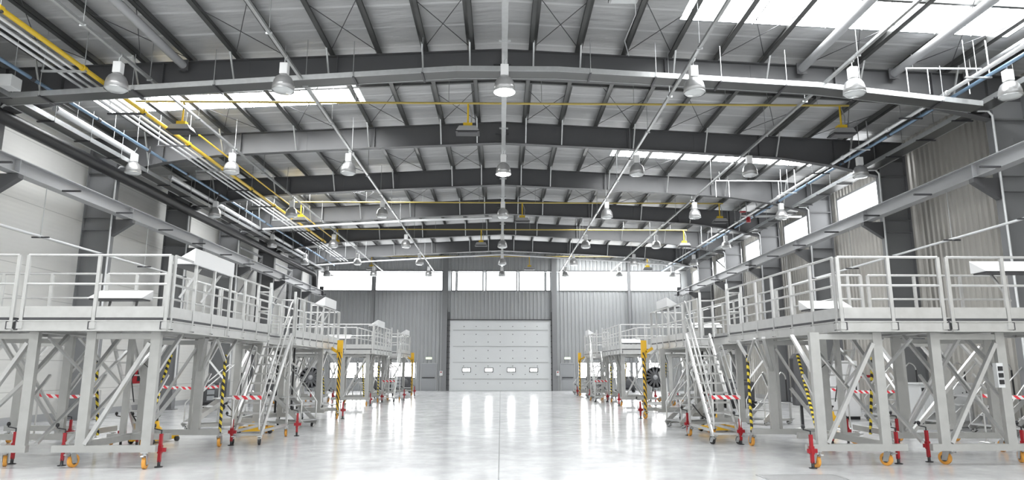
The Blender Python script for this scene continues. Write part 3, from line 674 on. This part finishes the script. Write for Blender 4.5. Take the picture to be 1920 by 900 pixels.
    trestle(B, 12.72, sB[0], sB[1], 2.4, 4.6); trestle(B, 14.9, 3.2, 5.2, 2.9, 5.5, 1); trestle(B, 17.0, 4.5, 5.6, 4.2, 5.8, 0)
    hazard(B, (3.15, 16.2, .25), (3.25, 16.0, 2.0)); 
    for s, y, rz in ((2.95 if L else 2.86, 13.0, .5), (4.4, 13.2, -.3), (2.98, 16.5, .7), (5.3, 14.9, 0), (4.3, 17, .4), (5.7, 17, .2)): caster(B, s, y, rz)
    for s, y, rz in ((3.06 if L else 2.72, 13.35, .1), (4.6, 13.4, .5), (2.72, 16.4, .4), (3.9, 16.4, .2)): jack(B, G(s, y, 0), rz)
    brace(B, (3.2, 12.8, 2.3), (3.2, 14.8, .45), .06); brace(B, (3.9, 12.8, .42), (3.9, 14.8, 2.3), .06); brace(B, (4.5, 17.0, .42), (4.5, 15.0, 2.3), .06); brace(B, (5.4, 15.0, .42), (5.4, 17.0, 2.3), .06); beam(B, (3.2, 14.9, .34), (3.2, 17.0, .34))
    bb = MB().box(-.06, .06, -.05, .05, -.22, .22).build('switch_box', CAB, B, G(3.72 if not L else 3.6, 12.6, 1.62))
    for z in (-.12, 0, .12): MB().box(-.04, .04, -.07, -.05, z-.04, z+.04).build('socket', BLACK, bb)
    # ---- C: long side platform
    C = empty('work_platform', D(0, 20.15, 0), '%s %s long side work platform behind the stair, with the yellow end post' % (near, sn), 'work platform'); roots.append(C)
    deck(C, [(.38, 1.3, 17.9, 20.1), (0, 1.3, 20.12, 25.6)])
    rail(C, (0, 20.15), (0, 25.6), 8); rail(C, (1.3, 17.9), (1.3, 25.6), 9); rail(C, (0, 25.6), (1.3, 25.6), 3)
    m = MB()
    for z in (3.7, 3.2): m.tube([D(.02, 17.95, z), D(.38, 18.0, z), D(.38, 20.05, z), D(.02, 20.1, z)], .022, 8)
    for y in (17.95, 20.1): m.bar(D(.03, y, 2.45), D(.03, y, 3.95), .06, .06)
    m.bar(D(.38, 18.0, 2.6), D(.38, 18.0, 3.7), .05, .05); m.bar(D(.38, 20.05, 2.6), D(.38, 20.05, 3.7), .05, .05); m.build('landing_rail', AL, C)
    trestle(C, 19.4, .7, 1.3, .5, 1.6, 0); trestle(C, 23.6, .12, 1.25, -.1, 1.5, 1); trestle(C, 21.6, .75, 1.3, .5, 1.6, 0)
    beam(C, (1.3, 19.4, .34), (1.3, 23.6, .34)); beam(C, (-.28, 24.5, .34), (.9, 24.5, .34)); beam(C, (.12, 23.6, .34), (.0, 24.5, .34))
    post = MB().tube([G(-.3, 24.6, .12), G(-.3, 24.6, 2.3)], .06, 12).build('end_post', HAZY, C)
    MB().bar(G(-.3, 24.6, 2.1), G(-.3, 24.6, 2.72), .2, .05, up=(0, 1, 0)).bar(G(-.22, 24.6, 2.3), G(.02, 24.6, 2.45), .05, .1).build('post_head', YELM, C)
    brace(C, (-.25, 24.55, 1.9), (.05, 24.0, 2.4), .06); brace(C, (-.25, 24.55, .5), (.6, 24.4, .5), .05)
    for s, y, rz in ((-.3, 24.6, .4), (.9, 24.5, 0), (.4, 19.4, .3), (1.5, 21.6, .2), (1.4, 23.6, .1)): caster(C, s, y, rz, ORANGE if s < .5 else RUBBER)
    jack(C, G(-.46, 24.75, 0), .3); jack(C, G(-.66 if L else -.45, 18.6, 0), .1)
    for s_, y in ((.9, 20.6), (1.0, 21.9), (.8, 22.9)): MB().tube([G(s_, y, .36), G(s_, y, 2.4)], .035, 8).build('lift_tube', BLACK, C)
    beam(C, (.9, 20.6, .34), (.8, 22.9, .34), .08, .06); brace(C, (1.3, 19.5, .42), (1.3, 21.5, 2.3), .05); brace(C, (1.3, 21.7, 2.3), (1.3, 23.5, .42), .05)
    m = MB()
    for k in range(4): m.bar(G(1.3, 19.6+k*1.3, 2.38), G(.6, 20.2+k*1.3, 1.75), .05, .05)
    m.build('knee_brace', AL, C)
    # ---- stair
    T = empty('platform_stair', G(-.4, 16.5, 0), '%s %s steep aluminium stair on casters with red-white tape across its foot' % (near, sn), 'stair'); roots.append(T)
    x0, x1 = -.42, .2; yb, yt, zb, zt = 16.45, 18.45, .1, 2.62
    for s in (x0, x1):
        MB().bar(G(s, yb, zb), G(s, yt, zt), .04, .13).build('stringer', AL, T)
    for k in range(11):
        f = (k+.6)/11; y = yb+(yt-yb)*f; z = zb+(zt-zb)*f
        MB().box(G(x0, 0, 0)[0], G(x1, 0, 0)[0], y+dy-.11, y+dy+.11, z-.025, z+.015).build('tread', AL, T)
    hs = lambda s, d, top: MB().tube([G(s, yb-.05, .35 if d else .5), G(s, yb-.08, 1.0-d), G(s, yb-.08+(yt-yb)*top, 1.0-d+(zt-zb)*top)]+([G(s, yt-.02, zt+.9-d), G(s, yt+.12, zt+.82-d), G(s, yt+.12, zt+.1)] if top > .9 else [G(s, yb+(yt-yb)*top+.15, .95-d+(zt-zb)*top), G(s, yb+(yt-yb)*top+.15, zb+(zt-zb)*top)]), .022, 8)
    hs(x0, 0, .97).build('hand_rail', AL, T); hs(x0, .42, .97).build('hand_rail', AL, T)
    hs(x1, 0, .52).build('hand_rail', AL, T); hs(x1, .42, .62).build('hand_rail', AL, T)
    beam(T, (x0, yb+.25, .3), (x0, yt, .3), .06, .05); beam(T, (x1, yb+.25, .3), (x1, yt, .3), .06, .05)
    for s in (x0, x1): MB().bar(G(s, yt, .3), G(s, yt, 2.5), .05, .05).build('back_leg', AL, T); wheel_parts(T, G(s, yb+.02, 0), .3, RUBBER, .085, top=.2); wheel_parts(T, G(s, yt, 0), .2, ORANGE, .095, top=.28)
    tp = MB().add([G(x0-.03, yb-.1, 1.03), G(x1+.03, yb-.1, 1.03), G(x1+.03, yb-.1, 1.12), G(x0-.03, yb-.1, 1.12)], [(0, 1, 2, 3)]).build('warning_tape', TAPE, T)
    sm = tp.modifiers.new('thick', 'SOLIDIFY'); sm.thickness = .006
    # move children under the roots (parts were built in world space)
    for r in roots:
        r_inv = Matrix.Translation(-r.location)
        for ch in r.children: ch.location = ch.location-r.location
    # ---- desks on the rails
    fl = 1 if L else -1
    p = D(-.03, 13.25, 3.74); desk('work_desk', p, 2.0, 'white sloping work desk on the aisle rail of the %s %s corner platform' % (near, sn), fl) if L else None
    p = D(-.03, 23.3, 3.82); desk('work_desk', p, 1.6, 'white sloping work desk at the far end of the %s %s side platform' % (near, sn), fl)
    if L: desk('work_desk', D(1.6, 15.02, 3.2), 1.15, 'white sloping work desk low on the back rail of the %s %s corner platform' % (near, sn), 1, .22, .5, math.pi/2)
    else:
        desk('work_desk', D(1.5, 15.02, 3.0), 1.0, 'white sloping work desk low on the back rail of the %s %s corner platform' % (near, sn), 1, .22, .5, math.pi/2)
        desk('work_desk', D(5.4, 14.3, 3.72), 1.5, 'grey sloping work desk above the %s %s outer platform' % (near, sn), 1, .28, .5, math.pi/2)
for dy, far in ((0, False), (20.2, True)):
    for sd in (-1, 1): dock(sd, dy, '', far)

# ================================================================ FLOOR CLUTTER
def steps(loc, rz, label, n=4, h=.22, wd=.7, rails=True, black=True, tops=.95):
    t = empty('mobile_steps', loc, label, 'steps', 'small steps')
    t.rotation_euler = (0, 0, rz); run = .26
    for s_ in (-wd/2, wd/2):
        MB().bar((0, s_, .12), (n*run, s_, n*h), .04, .12).build('stringer', AL, t)
        MB().bar((n*run+.45, s_, .1), (n*run+.45, s_, n*h), .05, .05).build('leg', AL, t)
        MB().bar((0, s_, .14), (n*run+.5, s_, .14), .05, .07).build('base_beam', ALD, t)
        if rails:
            H = tops
            arc = [(n*run+.12+.22*math.sin(a), s_, n*h+H-.22+.22*math.cos(a)) for a in [k*math.pi/2/5 for k in range(6)]]
            MB().tube([(.05, s_, .2), (.05, s_, .75)]+[(n*run*.5, s_, n*h*.5+.62+H-.75)]+arc, .02, 8).build('hand_rail', AL, t)
            MB().tube([arc[-1], (n*run+.34, s_, n*h+.05)], .024, 8).build('grip_sleeve', BLACK if black else AL, t)
    for k in range(n):
        MB().box(k*run, k*run+.25, -wd/2, wd/2, (k+1)*h-.03, (k+1)*h).build('tread', PLATE, t)
    MB().box(n*run-.02, n*run+.5, -wd/2, wd/2, n*h-.03, n*h+.005).build('top_step', PLATE, t)
    for x in (.15, n*run+.4):
        for s_ in (-wd/2, wd/2): wheel_parts(t, (x, s_, 0), .3, RUBBER, .055, top=.11)
    return t
steps((-5.75, 21.3, 0), 2.75, 'small aluminium steps with hand rails beside the near left stair, under the side platform')
steps((5.15, 21.0, 0), .4, 'small aluminium steps with hand rails beside the near right stair, under the side platform', black=False)
steps((-9.0, 20.2, 0), .6, 'low steps with black-gripped rails behind the near left corner platform legs')
steps((-8.2, 25.6, 0), 2.4, 'low steps standing behind the near left side platform')
steps((8.0, 22.0, 0), .5, 'low steps with black-gripped rails behind the near right corner platform legs', 3)
steps((7.2, 26.0, 0), .6, 'low steps standing behind the near right side platform')
for i, (x, y) in enumerate(((12.4, 23.3), (12.6, 20.3), (13.0, 18.9), (13.1, 17.5))):
    steps((x, y, 0), .0, 'bright aluminium steps by the right wall, %s' % ('behind the grey cabinet', 'right beside the grey cabinet', 'second from the grey cabinet', 'third from the grey cabinet')[i], 4, .24, .9)
steps((-7.4, 41.5, 0), 2.6, 'small steps standing under the far left platforms')
steps((5.2, 41.5, 0), .3, 'small steps standing under the far right platforms')
steps((5.0, 47.2, 0), .25, 'small steps at the far end of the right platforms, near the end wall')
def yjack(loc, rz, label):
    t = empty('lifting_jack', loc, label, 'jack', 'yellow lifting jacks'); t.rotation_euler = (0, 0, rz)
    for s_ in (-.22, .22): MB().box(-.5, .5, s_-.05, s_+.05, .06, .16).build('side_beam', YELM, t, bevel=.01)
    MB().box(-.42, -.3, -.22, .22, .06, .17).box(.3, .42, -.22, .22, .06, .17).build('cross_beam', YELM, t)
    MB().lathe([(0, .06), (.17, .06), (.18, .2), (.15, .32), (.09, .38), (.07, .5), (0, .5)], n=18).build('cylinder', YELM, t)
    MB().lathe([(0, .5), (.05, .5), (.05, .58), (.09, .6), (.09, .64), (0, .65)], n=12).build('head', BLACK, t)
    MB().tube([(-.1, 0, .2), (-.5, .05, .45), (-.75, .05, .75)], .016, 6).build('pump_handle', BLACK, t)
    for x in (-.4, .4):
        for s_ in (-.3, .3): MB().lathe([(0, -.03), (.06, -.03), (.06, .03), (0, .03)], (x, s_, .06), 12, 'y').build('wheel', BLACK, t)
yjack((-6.75, 19.5, 0), .3, 'yellow lifting jack under the near left stair'); yjack((6.1, 19.6, 0), .2, 'yellow lifting jack under the near right stair')
yjack((-8.3, 17.1, 0), 1.3, 'yellow lifting jack behind the first leg of the near left corner platform'); yjack((9.9, 20.9, 0), 1.2, 'yellow lifting jack deep behind the near right corner platform')
# grey cabinet
c = empty('control_cabinet', (13.7, 21.6, 0), 'pale grey control cabinet on the floor by the right wall', 'cabinet')
MB().box(-.8, .8, -.3, .4, .12, 1.25).build('body', CAB, c, bevel=.015); MB().box(-.76, .76, -.26, .36, 0, .12).build('plinth', BLACK, c)
MB().box(-.84, .84, -.34, .44, 1.25, 1.3).build('top', CAB, c); d = MB().box(-.55, .77, -.32, -.3, .16, 1.2).build('door', CAB, c)
for x, z in ((-.3, 1.0), (.5, 1.0), (-.3, .35), (.5, .35)): MB().lathe([(0, -.34), (.018, -.34), (.018, -.32)], (x, 0, z), 8, 'y').build('knob', DARK, d)
for z in (.95, 1.1): MB().box(-.75, -.6, -.33, -.3, z-.05, z+.05).build('socket', BLACK, c)
# tall white panel next to it
c = empty('electrical_cabinet', (12.0, 24.4, 0), 'tall white electrical cabinet behind the near right platform legs', 'cabinet')
MB().box(-.5, .5, -.25, .25, .1, 2.0).build('body', WHITE, c, bevel=.012); MB().box(-.46, .46, -.22, .22, 0, .1).build('plinth', BLACK, c); MB().box(-.46, .46, -.265, -.25, .15, 1.95).build('door', WHITE, c)
MB().box(.36, .4, -.29, -.265, 1.0, 1.15).build('handle', BLACK, c)
c = empty('canvas_cover', (8.2, 19.0, 0), 'dark grey covered tool stand hanging between the near right platform legs', 'tool stand')
MB().prism([(-.2, .75), (.2, .75), (.2, 2.0), (.1, 2.15), (-.1, 2.15), (-.2, 2.0)], 'y', -.12, .12).build('cover', mat('dark canvas', (.1, .1, .105), .8), c, bevel=.03); MB().bar((0, 0, 0), (0, 0, .9), .06, .06).box(-.3, .3, -.25, .25, 0, .04).build('stand', BLACK, c)
# barrier tapes
def barrier(a, b, z, label):
    t = empty('barrier_tape', a, label, 'barrier tape', 'red and white barrier tapes'); d = Vector(b)-Vector(a)
    n = d.cross(Vector((0, 0, 1))).normalized()*.003
    m = MB(); N_ = 8
    for s_ in (-1, 1):
        pass
    vs = []; 
    for k in range(N_+1):
        f = k/N_; sag = -.05*4*f*(1-f)
        for dz in (0, .085): vs.append(d*f+Vector((0, 0, z+sag+dz)))
    m.add(vs, [(2*k, 2*k+2, 2*k+3, 2*k+1) for k in range(N_)]); o = m.build('tape', TAPE, t)
    md = o.modifiers.new('thick', 'SOLIDIFY'); md.thickness = .005
    for p in (Vector((0, 0, 0)), d):
        MB().tube([p, p+Vector((0, 0, z+.15))], .022, 8).lathe([(0, 0), (.16, 0), (.16, .02), (.03, .04)], p, 14).build('post', AL, t)
barrier((11.6, 16.7, 0), (15.0, 16.4, 0), 1.05, 'red and white tape in front of the steps by the right wall')
barrier((10.2, 20.4, 0), (12.2, 20.8, 0), 1.05, 'red and white tape left of the grey cabinet')
barrier((-11.5, 17.6, 0), (-10.1, 17.8, 0), 1.05, 'red and white tape behind the leftmost striped post')
barrier((-10.4, 21.5, 0), (-8.6, 21.5, 0), 1.15, 'red and white tape behind the near left corner platform')
barrier((8.8, 20.5, 0), (9.8, 20.2, 0), 1.1, 'red and white tape seen between the near right platform legs')
# wall fire equipment
c = empty('fire_extinguisher', (-15.05, 29.1, 1.12), 'red fire extinguisher box on the left wall seen between platform legs', 'fire extinguisher')
MB().box(-.25, .05, -.2, .2, 0, .6).build('box', RED, c, bevel=.03); MB().box(.05, .06, -.13, .13, .1, .5).build('window', BLACK, c)
c = empty('hose_reel', (14.25, 28.0, 1.42), 'red fire hose reel on the right wall seen between platform legs', 'hose reel')
MB().lathe([(0, -.12), (.34, -.12), (.36, -.1), (.36, .1), (.34, .12), (0, .12)], n=28, axis='x').build('drum', RED, c); MB().lathe([(0, -.13), (.11, -.14), (.11, -.12)], n=16, axis='x').build('hub', WHITE, c)
MB().box(.1, 1.0, -.05, .05, -.05, .05).build('bracket', RED, c)
# fan-like engines on stands under the docks
def engine(loc, rz, label):
    t = empty('engine_stand', loc, label, 'engine stand', 'engines on stands'); t.rotation_euler = (0, 0, rz)
    MB().lathe([(.42, -.5), (.46, -.45), (.46, -.1), (.36, .5), (.2, .95), (0, .95)], (0, 0, 1.35), 26, 'y').build('casing', DARK, t)
    m = MB()
    for k in range(14):
        a = 2*math.pi*k/14; m.bar((0, -.46, 1.35), (.42*math.cos(a), -.46, 1.35+.42*math.sin(a)), .09, .012, up=(0, 1, .35))
    m.build('fan_blades', PAINT, t); MB().lathe([(0, -.62), (.06, -.57), (.11, -.46)], (0, 0, 1.35), 14, 'y').build('spinner', PAINTL, t)
    for x in (-.5, .5):
        MB().bar((x, -.4, .2), (x*.9, -.2, 1.35), .06, .06).bar((x, .7, .2), (x*.9, .2, 1.35), .06, .06).bar((x, -.6, .2), (x, .9, .2), .08, .08).build('side_frame', AL, t)
        for y in (-.5, .8): wheel_parts(t, (x, y, 0), .2, RUBBER, .08, top=.18)
    MB().bar((-.5, -.5, .2), (.5, -.5, .2), .08, .08).bar((-.5, .8, .2), (.5, .8, .2), .08, .08).build('cross_frame', AL, t)
engine((-8.4, 31.0, 0), .2, 'dark finned engine on a wheeled stand behind the near left yellow post'); engine((6.9, 31.0, 0), -.2, 'dark finned engine on a wheeled stand behind the near right yellow post')
def cart(loc, rz, label, sc=1):
    t = empty('tool_cart', loc, label, 'cart', 'dark equipment carts'); t.rotation_euler = (0, 0, rz)
    MB().box(-.6, .6, -.35, .35, .3, 1.15).build('body', DARK, t, bevel=.04); MB().box(-.66, .66, -.4, .4, .2, .3).build('chassis', BLACK, t)
    MB().tube([(-.6, -.3, 1.1), (-.75, -.3, 1.3), (-.75, .3, 1.3), (-.6, .3, 1.1)], .02, 8).build('handle', GALV, t)
    MB().lathe([(0, -.37), (.24, -.37), (.26, -.34)], (.15, 0, .75), 20, 'y').build('reel', PAINT, t)
    for k in range(3): MB().box(-.52, -.12, -.365, -.35, .42+k*.24, .6+k*.24).build('drawer', PDOOR, t)
    for x in (-.5, .5):
        for y in (-.3, .3): MB().lathe([(0, -.04), (.1, -.04), (.1, .04), (0, .04)], (x, y, .1), 14, 'y').build('wheel', RUBBER, t)
cart((-7.1, 50.8, 0), .05, 'dark equipment cart under the far left low window, left of the personnel door')
cart((-9.0, 50.5, 0), -.05, 'dark equipment cart further left under the far left low windows')
cart((6.9, 51, 0), .1, 'dark equipment cart under the far right low window')
cart((9.2, 51, 0), -.1, 'dark equipment cart further right under the far right low windows')
cart((-12.4, 30, 0), 1.2, 'dark equipment cart by the left wall behind the near platforms'); cart((-13.0, 39.0, 0), .4, 'dark equipment cart by the left wall between the two dock groups')
cart((10.6, 31, 0), .3, 'dark equipment cart right of the engine behind the near right platforms'); cart((13.2, 38.5, 0), -.3, 'dark equipment cart by the right wall behind the far platforms')
# floor plate
gp = empty('floor_grate', (4.9, 11.35, 0), 'chequered metal cover plate in the floor near the right platform', 'floor plate')
MB().box(-.62, .62, -.42, .42, 0.0, .008).build('plate', GRATE, gp); MB().box(-.66, .66, -.46, -.42, 0, .01).box(-.66, .66, .42, .46, 0, .01).box(-.66, -.62, -.42, .42, 0, .01).box(.62, .66, -.42, .42, 0, .01).build('rim', GALV, gp)
